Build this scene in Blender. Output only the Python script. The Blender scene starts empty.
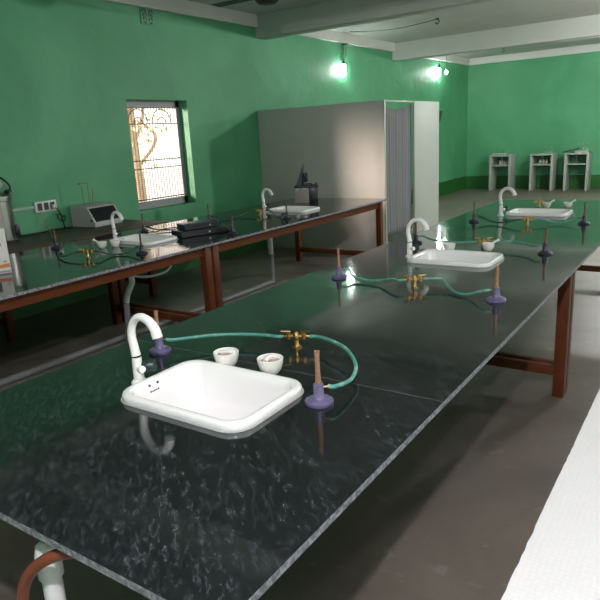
import bpy, bmesh, math, random
from mathutils import Vector, Matrix
PI = math.pi
S = bpy.context.scene
COL = S.collection
random.seed(4)

# ------------------------------------------------------------------ materials
def mat(name, col, rough=.5, metal=0., noise=None, bump=None, spec=None, emit=None, trans=0, coat=0, alpha=1):
    m = bpy.data.materials.new(name); m.use_nodes = True
    nt = m.node_tree; b = nt.nodes['Principled BSDF']
    b.inputs['Base Color'].default_value = (*col, 1)
    b.inputs['Roughness'].default_value = rough
    b.inputs['Metallic'].default_value = metal
    if spec is not None: b.inputs['Specular IOR Level'].default_value = spec
    if trans: b.inputs['Transmission Weight'].default_value = trans
    if coat: b.inputs['Coat Weight'].default_value = coat
    if emit:
        b.inputs['Emission Color'].default_value = (*emit[0], 1); b.inputs['Emission Strength'].default_value = emit[1]
    tc = nt.nodes.new('ShaderNodeTexCoord')
    if noise:
        col2, scale, lo, hi = noise[:4]
        st = noise[4] if len(noise) > 4 else (1, 1, 1)
        mp = nt.nodes.new('ShaderNodeMapping'); mp.inputs['Scale'].default_value = st
        nt.links.new(tc.outputs['Object'], mp.inputs['Vector'])
        n = nt.nodes.new('ShaderNodeTexNoise'); n.inputs['Scale'].default_value = scale; n.inputs['Detail'].default_value = 6
        n.inputs['Roughness'].default_value = .6
        nt.links.new(mp.outputs[0], n.inputs['Vector'])
        r = nt.nodes.new('ShaderNodeMapRange'); r.inputs[1].default_value = lo; r.inputs[2].default_value = hi
        nt.links.new(n.outputs['Fac'], r.inputs[0])
        mx = nt.nodes.new('ShaderNodeMix'); mx.data_type = 'RGBA'
        mx.inputs[6].default_value = (*col, 1); mx.inputs[7].default_value = (*col2, 1)
        nt.links.new(r.outputs[0], mx.inputs[0]); nt.links.new(mx.outputs[2], b.inputs['Base Color'])
    if bump:
        n2 = nt.nodes.new('ShaderNodeTexNoise'); n2.inputs['Scale'].default_value = bump[0]; n2.inputs['Detail'].default_value = 4
        nt.links.new(tc.outputs['Object'], n2.inputs['Vector'])
        bp = nt.nodes.new('ShaderNodeBump'); bp.inputs['Strength'].default_value = bump[1]; bp.inputs['Distance'].default_value = bump[2]
        nt.links.new(n2.outputs['Fac'], bp.inputs['Height']); nt.links.new(bp.outputs[0], b.inputs['Normal'])
    return m

def nodes(m): return m.node_tree.nodes, m.node_tree.links, m.node_tree.nodes['Principled BSDF']

M = {}
M['white_cer'] = mat('white_ceramic', (.86, .85, .855), .12, coat=.3)
M['white_pl'] = mat('white_plastic', (.84, .825, .815), .28)
M['bowl'] = mat('bowl_porcelain', (.80, .77, .73), .3)
M['residue'] = mat('bowl_residue', (.42, .33, .29), .6)
M['brass'] = mat('brass', (.44, .27, .095), .34, 1)
M['copper'] = mat('copper_tube', (.40, .21, .13), .4, .3, noise=((.26, .13, .08), 60, .4, .7))
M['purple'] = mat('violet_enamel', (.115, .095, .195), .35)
M['violet_dim'] = mat('violet_enamel_dimmed', (.028, .026, .055), .35)  # burner enamel again, with the weaker light put into its colour
M['copper_dim'] = mat('copper_tube_dimmed', (.16, .085, .05), .45, .4)  # barrel copper again, darkened in colour for the dimmer light
M['hose'] = mat('green_rubber', (.07, .27, .22), .35, noise=((.28, .48, .42), 22, .52, .72), spec=.5)
M['darkhose'] = mat('dark_green_rubber', (.02, .075, .06), .35)
M['black'] = mat('black_plastic', (.012, .013, .016), .35)
M['navy'] = mat('blue_black_metal', (.015, .035, .07), .4)
M['darkring'] = mat('dark_rubber', (.01, .03, .03), .4)
M['wood'] = mat('red_brown_paint', (.140, .038, .013), .45, spec=.25, noise=((.090, .025, .009), 6, .35, .7, (1, 1, 1)))
M['wood_edge'] = mat('red_brown_edge', (.105, .028, .007), .5, spec=.2)
M['benchtop'] = mat('brown_board', (.075, .05, .035), .55, noise=((.05, .033, .024), 5, .35, .65, (1, .2, 1)))
M['pvc'] = mat('white_pvc', (.72, .72, .74), .35)
M['greypvc'] = mat('grey_pvc', (.20, .20, .205), .5)
M['brownpipe'] = mat('brown_painted_pipe', (.19, .055, .03), .3)
M['steel'] = mat('brushed_steel', (.34, .34, .32), .32, .9, noise=((.24, .24, .22), 30, .4, .6, (1, 1, .05)))
M['greycase'] = mat('grey_case', (.24, .245, .25), .5)
M['lightcase'] = mat('light_grey_case', (.36, .36, .35), .5)
M['panelblack'] = mat('black_panel', (.008, .008, .01), .35)
M['glass_dark'] = mat('thin_brown_rod', (.25, .16, .10), .4)
M['glassware'] = mat('clear_glass', (.75, .85, .8), .08, trans=.85)
M['pinkgrey'] = mat('pinkish_grey_case', (.28, .24, .225), .55)
M['concrete'] = mat('concrete_curb', (.24, .23, .21), .8, noise=((.18, .17, .155), 8, .4, .65))
M['cabinet'] = mat('white_laminate', (.35, .38, .34), .5)
M['palepanel'] = mat('pale_board', (.40, .425, .385), .5)
M['partition'] = mat('grey_board', (.53, .515, .48), .5, noise=((.48, .47, .44), 1.5, .35, .65))
M['curtain'] = mat('grey_cloth', (.17, .17, .18), .9)
M['metal_rail'] = mat('pale_rail', (.38, .39, .36), .4)
M['ceil'] = mat('ceiling_whitewash', (.56, .57, .53), .9, noise=((.50, .51, .47), 1.2, .35, .7))
M['beam'] = mat('beam_whitewash', (.60, .61, .575), .9, noise=((.54, .55, .51), 1.0, .35, .7))
M['fan'] = mat('dark_fan', (.012, .014, .012), .5)
M['socket_white'] = mat('white_socket_plate', (.62, .62, .58), .4)
M['conduit'] = mat('pale_green_conduit', (.30, .42, .33), .5)
M['holder'] = mat('dark_lamp_holder', (.03, .05, .035), .5)
M['frame'] = mat('grey_window_paint', (.27, .28, .29), .5)
M['grille'] = mat('iron_grille', (.05, .04, .04), .6)
M['cord'] = mat('black_cord', (.01, .012, .012), .5)
M['yellowcord'] = mat('yellowish_cord', (.30, .25, .14), .5)
M['bulb'] = mat('glowing_tube', (1, 1, 1), .4, emit=((.95, 1, .97), 240.))
M['bulb2'] = mat('glowing_tube_far', (1, 1, 1), .4, emit=((.95, 1, .97), 330.))
M['bulb_small'] = mat('glowing_globe', (1, 1, 1), .4, emit=((1, 1, .97), 90.))
M['carton'] = mat('white_card', (.66, .64, .60), .5)
M['orange'] = mat('orange_print', (.55, .20, .05), .5)
M['blueprint'] = mat('blue_print', (.10, .22, .42), .5)
M['darkprint'] = mat('dark_print', (.03, .035, .05), .5)
M['greyprint'] = mat('grey_print', (.30, .29, .28), .5)
M['seam'] = mat('pale_seam', (.20, .21, .20), .6)
M['silver'] = mat('silver_knob', (.5, .5, .5), .3, .8)
M['sealant'] = mat('grey_sealant', (.35, .35, .36), .35)
M['trunk'] = mat('bark', (.30, .19, .12), .9, noise=((.18, .11, .07), 12, .4, .7))
M['leaf'] = mat('sunlit_leaves', (.36, .33, .16), .8)
M['brickwall'] = mat('pale_pink_wall', (.85, .74, .72), .9)
M['ground'] = mat('pale_ground', (.6, .52, .40), .9)
M['towel'] = mat('pale_card', (.66, .55, .50), .6)

# green wall paint: plaster with a darker painted dado at the foot
def wall_mat():
    m = mat('green_wall_paint', (.085, .33, .165), .55)
    N, L, b = nodes(m)
    tc = N.new('ShaderNodeTexCoord'); geo = N.new('ShaderNodeNewGeometry')
    n1 = N.new('ShaderNodeTexNoise'); n1.inputs['Scale'].default_value = .9; n1.inputs['Detail'].default_value = 5; n1.inputs['Distortion'].default_value = .8
    L.new(geo.outputs['Position'], n1.inputs['Vector'])
    mr = N.new('ShaderNodeMapRange'); mr.inputs[1].default_value = .35; mr.inputs[2].default_value = .68
    L.new(n1.outputs['Fac'], mr.inputs[0])
    mx = N.new('ShaderNodeMix'); mx.data_type = 'RGBA'
    mx.inputs[6].default_value = (.057, .265, .122, 1); mx.inputs[7].default_value = (.086, .33, .165, 1)
    L.new(mr.outputs[0], mx.inputs[0])
    sp = N.new('ShaderNodeSeparateXYZ'); L.new(geo.outputs['Position'], sp.inputs[0])
    n2 = N.new('ShaderNodeTexNoise'); n2.inputs['Scale'].default_value = 5; L.new(geo.outputs['Position'], n2.inputs['Vector'])
    ad = N.new('ShaderNodeMath'); ad.operation = 'MULTIPLY_ADD'; ad.inputs[1].default_value = .03; L.new(n2.outputs['Fac'], ad.inputs[0]); L.new(sp.outputs['Z'], ad.inputs[2])
    gt = N.new('ShaderNodeMath'); gt.operation = 'LESS_THAN'; gt.inputs[1].default_value = .355; L.new(ad.outputs[0], gt.inputs[0])
    m2 = N.new('ShaderNodeMix'); m2.data_type = 'RGBA'; m2.inputs[7].default_value = (.012, .105, .014, 1)
    L.new(gt.outputs[0], m2.inputs[0]); L.new(mx.outputs[2], m2.inputs[6])
    L.new(m2.outputs[2], b.inputs['Base Color'])
    n3 = N.new('ShaderNodeTexNoise'); n3.inputs['Scale'].default_value = 3.5; n3.inputs['Detail'].default_value = 6; L.new(geo.outputs['Position'], n3.inputs['Vector'])
    bp = N.new('ShaderNodeBump'); bp.inputs['Strength'].default_value = .25; bp.inputs['Distance'].default_value = .04
    L.new(n3.outputs['Fac'], bp.inputs['Height']); L.new(bp.outputs[0], b.inputs['Normal'])
    return m
M['wall'] = wall_mat()

def granite_mat():
    m = mat('black_granite', (.010, .013, .014), .1)
    N, L, b = nodes(m)
    tc = N.new('ShaderNodeTexCoord')
    # fine flecks drawn out along the bench diagonal
    mp = N.new('ShaderNodeMapping'); mp0 = N.new('ShaderNodeMapping'); mp0.inputs['Rotation'].default_value = (0, 0, .72); L.new(tc.outputs['Object'], mp0.inputs['Vector'])
    mp.inputs['Scale'].default_value = (.36, 1, 1); L.new(mp0.outputs[0], mp.inputs['Vector'])
    n1 = N.new('ShaderNodeTexNoise'); n1.inputs['Scale'].default_value = 70; n1.inputs['Detail'].default_value = 12; n1.inputs['Roughness'].default_value = .74; n1.inputs['Distortion'].default_value = .35
    L.new(mp.outputs[0], n1.inputs['Vector'])
    r1 = N.new('ShaderNodeMapRange'); r1.inputs[1].default_value = .49; r1.inputs[2].default_value = .80; L.new(n1.outputs['Fac'], r1.inputs[0])
    n2 = N.new('ShaderNodeTexNoise'); n2.inputs['Scale'].default_value = 3.2; n2.inputs['Detail'].default_value = 5; n2.inputs['Distortion'].default_value = 1.2
    L.new(mp.outputs[0], n2.inputs['Vector'])
    r2 = N.new('ShaderNodeMapRange'); r2.inputs[1].default_value = .30; r2.inputs[2].default_value = .62; L.new(n2.outputs['Fac'], r2.inputs[0])
    mu = N.new('ShaderNodeMath'); mu.operation = 'MULTIPLY'; L.new(r1.outputs[0], mu.inputs[0]); L.new(r2.outputs[0], mu.inputs[1])
    # thin wandering veins
    n3 = N.new('ShaderNodeTexNoise'); n3.inputs['Scale'].default_value = 2.1; n3.inputs['Detail'].default_value = 4; n3.inputs['Distortion'].default_value = .9
    L.new(mp.outputs[0], n3.inputs['Vector'])
    sb = N.new('ShaderNodeMath'); sb.operation = 'SUBTRACT'; sb.inputs[1].default_value = .5; L.new(n3.outputs['Fac'], sb.inputs[0])
    ab = N.new('ShaderNodeMath'); ab.operation = 'ABSOLUTE'; L.new(sb.outputs[0], ab.inputs[0])
    r3 = N.new('ShaderNodeMapRange'); r3.inputs[1].default_value = .006; r3.inputs[2].default_value = .0; r3.inputs[3].default_value = 0; r3.inputs[4].default_value = .045; L.new(ab.outputs[0], r3.inputs[0])
    ad = N.new('ShaderNodeMath'); ad.operation = 'ADD'; ad.use_clamp = True; L.new(mu.outputs[0], ad.inputs[0]); L.new(r3.outputs[0], ad.inputs[1])
    mx = N.new('ShaderNodeMix'); mx.data_type = 'RGBA'
    mx.inputs[6].default_value = (.0065, .0085, .0095, 1); mx.inputs[7].default_value = (.105, .128, .145, 1)
    L.new(ad.outputs[0], mx.inputs[0]); L.new(mx.outputs[2], b.inputs['Base Color'])
    n4 = N.new('ShaderNodeTexNoise'); n4.inputs['Scale'].default_value = 4; n4.inputs['Detail'].default_value = 6; L.new(tc.outputs['Object'], n4.inputs['Vector'])
    r4 = N.new('ShaderNodeMapRange'); r4.inputs[1].default_value = .3; r4.inputs[2].default_value = .7; r4.inputs[3].default_value = .04; r4.inputs[4].default_value = .12
    L.new(n4.outputs['Fac'], r4.inputs[0]); L.new(r4.outputs[0], b.inputs['Roughness'])
    b.inputs['IOR'].default_value = 1.68
    return m
M['granite'] = granite_mat()
M['granite_edge'] = mat('rough_granite_edge', (.10, .11, .125), .7, noise=((.30, .31, .34), 70, .42, .62))

def floor_mat():
    m = mat('cement_floor', (.13, .125, .11), .42)
    N, L, b = nodes(m)
    geo = N.new('ShaderNodeNewGeometry')
    n1 = N.new('ShaderNodeTexNoise'); n1.inputs['Scale'].default_value = 1.3; n1.inputs['Detail'].default_value = 8; n1.inputs['Roughness'].default_value = .62; n1.inputs['Distortion'].default_value = .6
    L.new(geo.outputs['Position'], n1.inputs['Vector'])
    cr = N.new('ShaderNodeValToRGB'); cr.color_ramp.elements[0].position = .32; cr.color_ramp.elements[1].position = .7
    cr.color_ramp.elements[0].color = (.118, .100, .084, 1); cr.color_ramp.elements[1].color = (.188, .162, .137, 1)
    L.new(n1.outputs['Fac'], cr.inputs[0])
    n2 = N.new('ShaderNodeTexNoise'); n2.inputs['Scale'].default_value = 9; n2.inputs['Detail'].default_value = 7; L.new(geo.outputs['Position'], n2.inputs['Vector'])
    r2 = N.new('ShaderNodeMapRange'); r2.inputs[1].default_value = .62; r2.inputs[2].default_value = .78; r2.inputs[4].default_value = .7; L.new(n2.outputs['Fac'], r2.inputs[0])
    mx = N.new('ShaderNodeMix'); mx.data_type = 'RGBA'; mx.inputs[7].default_value = (.29, .275, .25, 1)
    L.new(r2.outputs[0], mx.inputs[0]); L.new(cr.outputs[0], mx.inputs[6])
    n5 = N.new('ShaderNodeTexNoise'); n5.inputs['Scale'].default_value = 6.5; n5.inputs['Detail'].default_value = 3
    mp = N.new('ShaderNodeMapping'); mp.inputs['Location'].default_value = (3.1, 7.7, 0); L.new(geo.outputs['Position'], mp.inputs['Vector']); L.new(mp.outputs[0], n5.inputs['Vector'])
    r5 = N.new('ShaderNodeMapRange'); r5.inputs[1].default_value = .715; r5.inputs[2].default_value = .74; r5.inputs[4].default_value = .5; L.new(n5.outputs['Fac'], r5.inputs[0])
    m5 = N.new('ShaderNodeMix'); m5.data_type = 'RGBA'; m5.inputs[7].default_value = (.07, .26, .22, 1)   # drips of green paint
    L.new(r5.outputs[0], m5.inputs[0]); L.new(mx.outputs[2], m5.inputs[6]); L.new(m5.outputs[2], b.inputs['Base Color'])
    return m
M['floor'] = floor_mat()

def worktop_mat():
    m = mat('white_mottled_sheet', (.80, .79, .78), .45)
    N, L, b = nodes(m)
    tc = N.new('ShaderNodeTexCoord')
    v = N.new('ShaderNodeTexVoronoi'); v.inputs['Scale'].default_value = 85; v.inputs['Randomness'].default_value = .35
    L.new(tc.outputs['Object'], v.inputs['Vector'])
    r = N.new('ShaderNodeMapRange'); r.inputs[1].default_value = .1; r.inputs[2].default_value = .7; L.new(v.outputs['Distance'], r.inputs[0])
    n = N.new('ShaderNodeTexNoise'); n.inputs['Scale'].default_value = 5; n.inputs['Detail'].default_value = 5; L.new(tc.outputs['Object'], n.inputs['Vector'])
    mu = N.new('ShaderNodeMath'); mu.operation = 'MULTIPLY'; L.new(r.outputs[0], mu.inputs[0]); L.new(n.outputs['Fac'], mu.inputs[1])
    mx = N.new('ShaderNodeMix'); mx.data_type = 'RGBA'; mx.inputs[6].default_value = (.66, .655, .665, 1); mx.inputs[7].default_value = (.575, .57, .59, 1)
    L.new(mu.outputs[0], mx.inputs[0]); L.new(mx.outputs[2], b.inputs['Base Color'])
    return m
M['worktop'] = worktop_mat()
def glass_mat():
    m = bpy.data.materials.new('window_glass'); m.use_nodes = True
    N = m.node_tree.nodes; L = m.node_tree.links; N.remove(N['Principled BSDF'])
    t = N.new('ShaderNodeBsdfTransparent'); g = N.new('ShaderNodeBsdfGlossy'); g.inputs['Roughness'].default_value = .03
    f = N.new('ShaderNodeFresnel'); f.inputs['IOR'].default_value = 1.3
    x = N.new('ShaderNodeMixShader'); L.new(f.outputs[0], x.inputs[0]); L.new(t.outputs[0], x.inputs[1]); L.new(g.outputs[0], x.inputs[2])
    L.new(x.outputs[0], N['Material Output'].inputs['Surface'])
    return m
M['glass'] = glass_mat()

# ------------------------------------------------------------------ mesh building
class MB:
    def __init__(s): s.bm = bmesh.new()
    def box(s, lo, hi, rot=None, bevel=0):
        lo, hi = Vector(lo), Vector(hi); c = (lo + hi) / 2; d = hi - lo
        r = bmesh.ops.create_cube(s.bm, size=1)['verts']
        for v in r: v.co = Vector((v.co.x * d.x, v.co.y * d.y, v.co.z * d.z))
        if bevel:
            es = list({e for v in r for e in v.link_edges})
            r2 = bmesh.ops.bevel(s.bm, geom=es, offset=bevel, segments=2, affect='EDGES', profile=.5)
            r = list({v for f in r2['faces'] for v in f.verts} | {v for v in r if v.is_valid})
        for v in r: v.co = (rot @ v.co if rot else v.co) + c
        return r
    def loft(s, rings, cap0=True, cap1=True, closed=True):
        R = [[s.bm.verts.new(p) for p in ring] for ring in rings]
        n = len(R[0])
        for a, b in zip(R, R[1:]):
            for i in range(n if closed else n - 1):
                j = (i + 1) % n
                s.bm.faces.new((a[i], a[j], b[j], b[i]))
        if cap0: s.bm.faces.new(list(reversed(R[0])))
        if cap1: s.bm.faces.new(R[-1])
    def lathe(s, prof, c=(0, 0, 0), n=28, cap0=True, cap1=True, axis=None):
        c = Vector(c)
        q = Vector((0, 0, 1)).rotation_difference(Vector(axis)).to_matrix() if axis else Matrix.Identity(3)
        rings = [[c + q @ Vector((r * math.cos(2 * PI * i / n), r * math.sin(2 * PI * i / n), z)) for i in range(n)] for r, z in prof]
        s.loft(rings, cap0, cap1)
    def cyl(s, a, b, r0, r1=None, n=16):
        a, b = Vector(a), Vector(b); r1 = r0 if r1 is None else r1
        s.lathe([(r0, 0), (r1, (b - a).length)], a, n, axis=(b - a))
    def tube(s, pts, r, n=10, sub=6):
        P = smooth(pts, sub); m = len(P)
        rad = r if callable(r) else (lambda t: r)
        rings = []; up = None
        for i, p in enumerate(P):
            t = (P[min(i + 1, m - 1)] - P[max(i - 1, 0)]).normalized()
            if up is None:
                up = t.orthogonal().normalized()
            up = (up - t * up.dot(t)); up = up.normalized() if up.length > 1e-6 else t.orthogonal().normalized()
            w = t.cross(up); rr = rad(i / (m - 1))
            rings.append([p + (up * math.cos(2 * PI * k / n) + w * math.sin(2 * PI * k / n)) * rr for k in range(n)])
        s.loft(rings)
    def prism(s, poly, d):                                           # poly: points of one face, d: extrusion vector
        d = Vector(d); s.loft([[Vector(p) for p in poly], [Vector(p) + d for p in poly]])
    def done(s, name, m, parent=None, loc=None, angle=35):
        bmesh.ops.recalc_face_normals(s.bm, faces=s.bm.faces)
        me = bpy.data.meshes.new(name); s.bm.to_mesh(me); s.bm.free()
        for x in (m if isinstance(m, (list, tuple)) else [m]): me.materials.append(x)
        me.polygons.foreach_set('use_smooth', [True] * len(me.polygons))
        me.set_sharp_from_angle(angle=math.radians(angle))
        o = bpy.data.objects.new(name, me); COL.objects.link(o)
        if parent: o.parent = parent
        if loc is not None: o.location = loc
        return o
def smooth(pts, sub):
    P = [Vector(p) for p in pts]
    if sub <= 1 or len(P) < 3: return P
    out = []
    for i in range(len(P) - 1):
        a, b, c, d = P[max(i - 1, 0)], P[i], P[i + 1], P[min(i + 2, len(P) - 1)]
        for k in range(sub):
            t = k / sub
            out.append(.5 * ((2 * b) + (c - a) * t + (2 * a - 5 * b + 4 * c - d) * t * t + (3 * b - a - 3 * c + d) * t ** 3))
    out.append(P[-1]); return out
def one(fn, *a, **k):
    b = MB(); getattr(b, fn)(*a, **k); return b
def thing(name, label, cat, loc=(0, 0, 0), rz=0, group=None):
    o = bpy.data.objects.new(name, None); COL.objects.link(o); o.empty_display_size = .1
    o.location = loc; o.rotation_euler = (0, 0, rz)
    return tag(o, label, cat, group)
def tag(o, label, cat, group=None):
    o['label'] = label; o['category'] = cat
    if group: o['group'] = group
    return o
def struct(b, name, m):
    o = b.done(name, m); o['kind'] = 'structure'; return o
def kids(o): return [c for c in COL.objects if c.parent == o]
def copy_thing(root, label, loc, rz=None, group=None):
    def rec(o, parent):
        c = o.copy(); COL.objects.link(c)
        if parent: c.parent = parent
        for ch in kids(o): rec(ch, c)
        return c
    r = rec(root, None); r.location = loc; r['label'] = label
    if rz is not None: r.rotation_euler = (0, 0, rz)
    if group: r['group'] = group
    return r

# ------------------------------------------------------------------ measures of the place
T = .85                                   # height of the granite bench tops
XW, YW = -5.81, 16.72                     # window wall, far wall
XE, YN, H = 2.6, -2.6, 3.36               # opposite wall, wall behind, ceiling height
WY0, WY1, WZ0, WZ1 = 5.06, 6.06, .868, 2.172

# ------------------------------------------------------------------ the setting
TH = .26
struct(one('box', (XW - TH, YN - .2, -.15), (XE + .2, YW + .2, 0)), 'floor', M['floor'])
struct(one('box', (XW - TH, YN - .2, H), (XE + .2, YW + .2, H + .15)), 'ceiling', M['ceil'])
b = MB()                                   # window wall with its opening
b.box((XW - TH, YN - .2, 0), (XW, WY0, H)); b.box((XW - TH, WY1, 0), (XW, YW + .2, H))
b.box((XW - TH, WY0, 0), (XW, WY1, WZ0)); b.box((XW - TH, WY0, WZ1), (XW, WY1, H))
struct(b, 'wall_left', M['wall'])
struct(one('box', (XW, YW, 0), (XE + .2, YW + .2, H)), 'wall_far', M['wall'])
b = MB(); EW = [(-1.2, .6), (2.6, 4.4), (6.6, 8.4), (10.6, 12.4)]; EZ0, EZ1 = .95, 2.4   # unseen window openings, added as fill light for the room
b.box((XE, YN - .2, 0), (XE + .2, YW, EZ0)); b.box((XE, YN - .2, EZ1), (XE + .2, YW, H))
for a, c in zip([YN - .2] + [e[1] for e in EW], [e[0] for e in EW] + [YW]): b.box((XE, a, EZ0), (XE + .2, c, EZ1))
struct(b, 'wall_right', M['wall'])
struct(one('box', (XW, YN - .2, 0), (XE, YN, H)), 'wall_near', M['wall'])
# white band along the top of the walls and the cross beams
struct(one('box', (XW, YN, 3.195), (XW + .055, YW, H)), 'trim_1', M['beam'])
struct(one('box', (XW + .055, YW - .05, 3.195), (XE, YW, H)), 'trim_2', M['beam'])
for i, (y, zb) in enumerate(((3.05, 3.05), (7.61, 3.05), (12.14, 3.03))):
    struct(one('box', (XW, y, zb), (XE, y + .25, H), bevel=.008), 'trim_%d' % (3 + i), M['beam'])
struct(one('box', (-4.13, YN, 0), (-3.98, 5.7, .03), bevel=.01), 'trim_6', M['concrete'])   # low cement kerb in the aisle

# window: grey frame, iron grille, glass
XG = XW - .15
b = MB()
b.box((XG - .06, WY0, WZ0), (XG, WY1, WZ0 + .09)); b.box((XG - .06, WY0, WZ1 - .075), (XG, WY1, WZ1))
b.box((XG - .06, WY0, WZ0), (XG, WY0 + .05, WZ1)); b.box((XG - .06, WY1 - .06, WZ0), (XG, WY1, WZ1))
wf = b.done('window_1', M['frame']); wf['kind'] = 'structure'
b = MB()
g0, g1, h0, h1 = WY0 + .05, WY1 - .06, WZ0 + .09, WZ1 - .075
for k in range(1, 19):
    y = g0 + (g1 - g0) * k / 19
    b.cyl((XG - .01, y, h0), (XG - .01, y, h1), .0042, n=6)
for z in (h0 + .02, h0 + .40, h0 + .50, h1 - .20, h1 - .01):
    b.box((XG - .016, g0, z - .006), (XG - .004, g1, z + .006))
for yc in (g0 + (g1 - g0) * .26, g0 + (g1 - g0) * .70):
    for rr in (.16, .07):
        b.tube([(XG - .002, yc - rr, h1 - .2)] + [(XG - .002, yc - rr * math.cos(PI * k / 10), h1 - .2 + rr * 1.1 * math.sin(PI * k / 10)) for k in range(1, 10)] + [(XG - .002, yc + rr, h1 - .2)], .006, n=6, sub=2)
for k in range(1, 14):                     # fine rods across the lower lights
    b.box((XG - .013, g0, h0 + .38 * k / 14 - .002), (XG - .007, g1, h0 + .38 * k / 14 + .002))
gr = b.done('window_grille', M['grille'], wf)
one('box', (XG - .045, WY0 + .05, WZ0 + .09), (XG - .040, WY1 - .06, WZ1 - .075)).done('window_pane', M['glass'], wf)

# outside the window
b = one('box', (-40, -25, -.6), (XW - TH - .05, 40, -.5)); tag(b.done('ground', M['ground']), 'pale sunlit ground outside the barred window', 'ground')['kind'] = 'structure'
b = one('box', (-13.2, 6.9, -.5), (-12.9, 14.5, 4.6)); o = b.done('neighbour_wall', M['brickwall'])
tag(o, 'pale pink wall outside seen through right half of window', 'wall')
def tree(y, x, label, seed, h=4.2):
    rnd = random.Random(seed)
    t = thing('tree', label, 'tree', (x, y, -.5), 0, None)
    b = MB(); b.tube([(0, 0, 0), (.04, .03, 1.2), (-.03, .06, 2.4), (.05, .0, h)], lambda u: .12 - .05 * u, n=10)
    for k in range(3):
        b.tube([(0, .03, 1.6 + k * .5), (rnd.uniform(-.4, .4), rnd.uniform(-.4, .4), 2.4 + k * .5), (rnd.uniform(-.8, .8), rnd.uniform(-.7, .7), 3.1 + k * .5)], .035, n=6)
    b.done('trunk', M['trunk'], t)
    b = MB()
    for k in range(110):
        p = Vector((rnd.gauss(0, .55), rnd.gauss(0, .55), 3.0 + rnd.gauss(0, .6)))
        d = Vector((rnd.gauss(0, 1), rnd.gauss(0, 1), rnd.gauss(0, 1))).normalized(); e = d.orthogonal().normalized()
        f = d.cross(e)*.004
        b.loft([[p, p + d * .05 + e * .035, p + d * .13, p + d * .05 - e * .035], [q + f for q in (p, p + d * .05 + e * .035, p + d * .13, p + d * .05 - e * .035)]])
    b.done('foliage', M['leaf'], t)
tree(8.12, -9.3, 'slim brown trunk nearest the window, seen in its left panes', 1)
tree(9.6, -11.0, 'leafy tree behind the slim trunk, outside the window', 2)

# ------------------------------------------------------------------ granite lab benches
def rect_ring(b, x0, x1, y0, y1, z0, z1, hole=None):
    if not hole:
        b.box((x0, y0, z0), (x1, y1, z1)); return
    a0, a1, c0, c1 = hole
    O = [(x0, y0), (x1, y0), (x1, y1), (x0, y1)]; I = [(a0, c0), (a1, c0), (a1, c1), (a0, c1)]
    V = {(k, z): [b.bm.verts.new((*p, z)) for p in L] for k, L in (('o', O), ('i', I)) for z in (z0, z1)}
    for i in range(4):
        j = (i + 1) % 4
        b.bm.faces.new((V['o', z1][i], V['o', z1][j], V['i', z1][j], V['i', z1][i]))
        b.bm.faces.new((V['o', z0][j], V['o', z0][i], V['i', z0][i], V['i', z0][j]))
        b.bm.faces.new((V['o', z0][i], V['o', z0][j], V['o', z1][j], V['o', z1][i]))
        b.bm.faces.new((V['i', z0][j], V['i', z0][i], V['i', z1][i], V['i', z1][j]))
SW, SD = .53, .375                          # sink rim size (across, along the bench)
def lab_bench(label, x0, x1, y0, y1, cuts, sinks, pairs):
    t = thing('lab_bench', label, 'bench', ((x0 + x1) / 2, y0, 0))
    ox, oy = (x0 + x1) / 2, y0
    ys = [y0] + cuts + [y1]
    for a, c in zip(ys, ys[1:]):
        b = MB(); hole = None
        for sx, sy in sinks:
            if a < sy < c: hole = (sx - .235 - ox, sx + .235 - ox, sy - .16 - oy, sy + .16 - oy)
        g0, g1 = a + (.0008 if a != y0 else 0), c - (.0008 if c != y1 else 0)
        rect_ring(b, x0 - ox, x1 - ox, g0 - oy, g1 - oy, T - .019, T, hole)
        bmesh.ops.recalc_face_normals(b.bm, faces=b.bm.faces)
        for f in b.bm.faces: f.material_index = 0 if f.normal.z > .5 else 1
        b.done('granite_slab', [M['granite'], M['granite_edge']], t)
    for c in cuts:
        one('box', (x0 + .001 - ox, c - .0008 - oy, T - .018), (x1 - .001 - ox, c + .0008 - oy, T - .0003)).done('slab_joint', M['seam'], t)
    L = .066
    xl, xr = x0 + .042 - ox, x1 - .042 - ox
    for iy, y in enumerate(pairs):
        for x in (xl, xr - L):
            one('box', (x, y - L / 2 - oy, 0), (x + L, y + L / 2 - oy, T - .020), bevel=.003).done('leg', M['wood'], t)
        one('box', (xl + L, y - .02 - oy, .135), (xr - L, y + .02 - oy, .195), bevel=.003).done('stretcher', M['wood'], t)
        if iy in (0, 3): one('box', (xl + L, y - .02 - oy, T - .10), (xr - L, y + .02 - oy, T - .020)).done('cross_rail', M['wood'], t)
    for a, c in zip(pairs[::2], pairs[1::2]):
        for x in (xl + .026, xr - .066):
            one('box', (x, a + L / 2 - oy, T - .105), (x + .04, c - L / 2 - oy, T - .020)).done('side_rail', M['wood_edge'], t)
    return t
main_sinks = [(-1.312, 1.355), (-1.335, 3.655), (-1.345, 5.84)]
side_sinks = [(-4.085, 3.565), (-3.95, 5.66)]
lab_bench('long black granite bench with three white sinks, nearest the white table', -2.005, -.63, .615, 6.927, [1.642, 2.755, 4.75], main_sinks, [.72, 3.790, 3.874, 6.80])
lab_bench('black granite bench with two white sinks, standing below the window', -4.745, -3.365, .47, 6.88, [1.5, 2.62, 4.62], side_sinks, [.58, 3.635, 3.728, 6.77])

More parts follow.
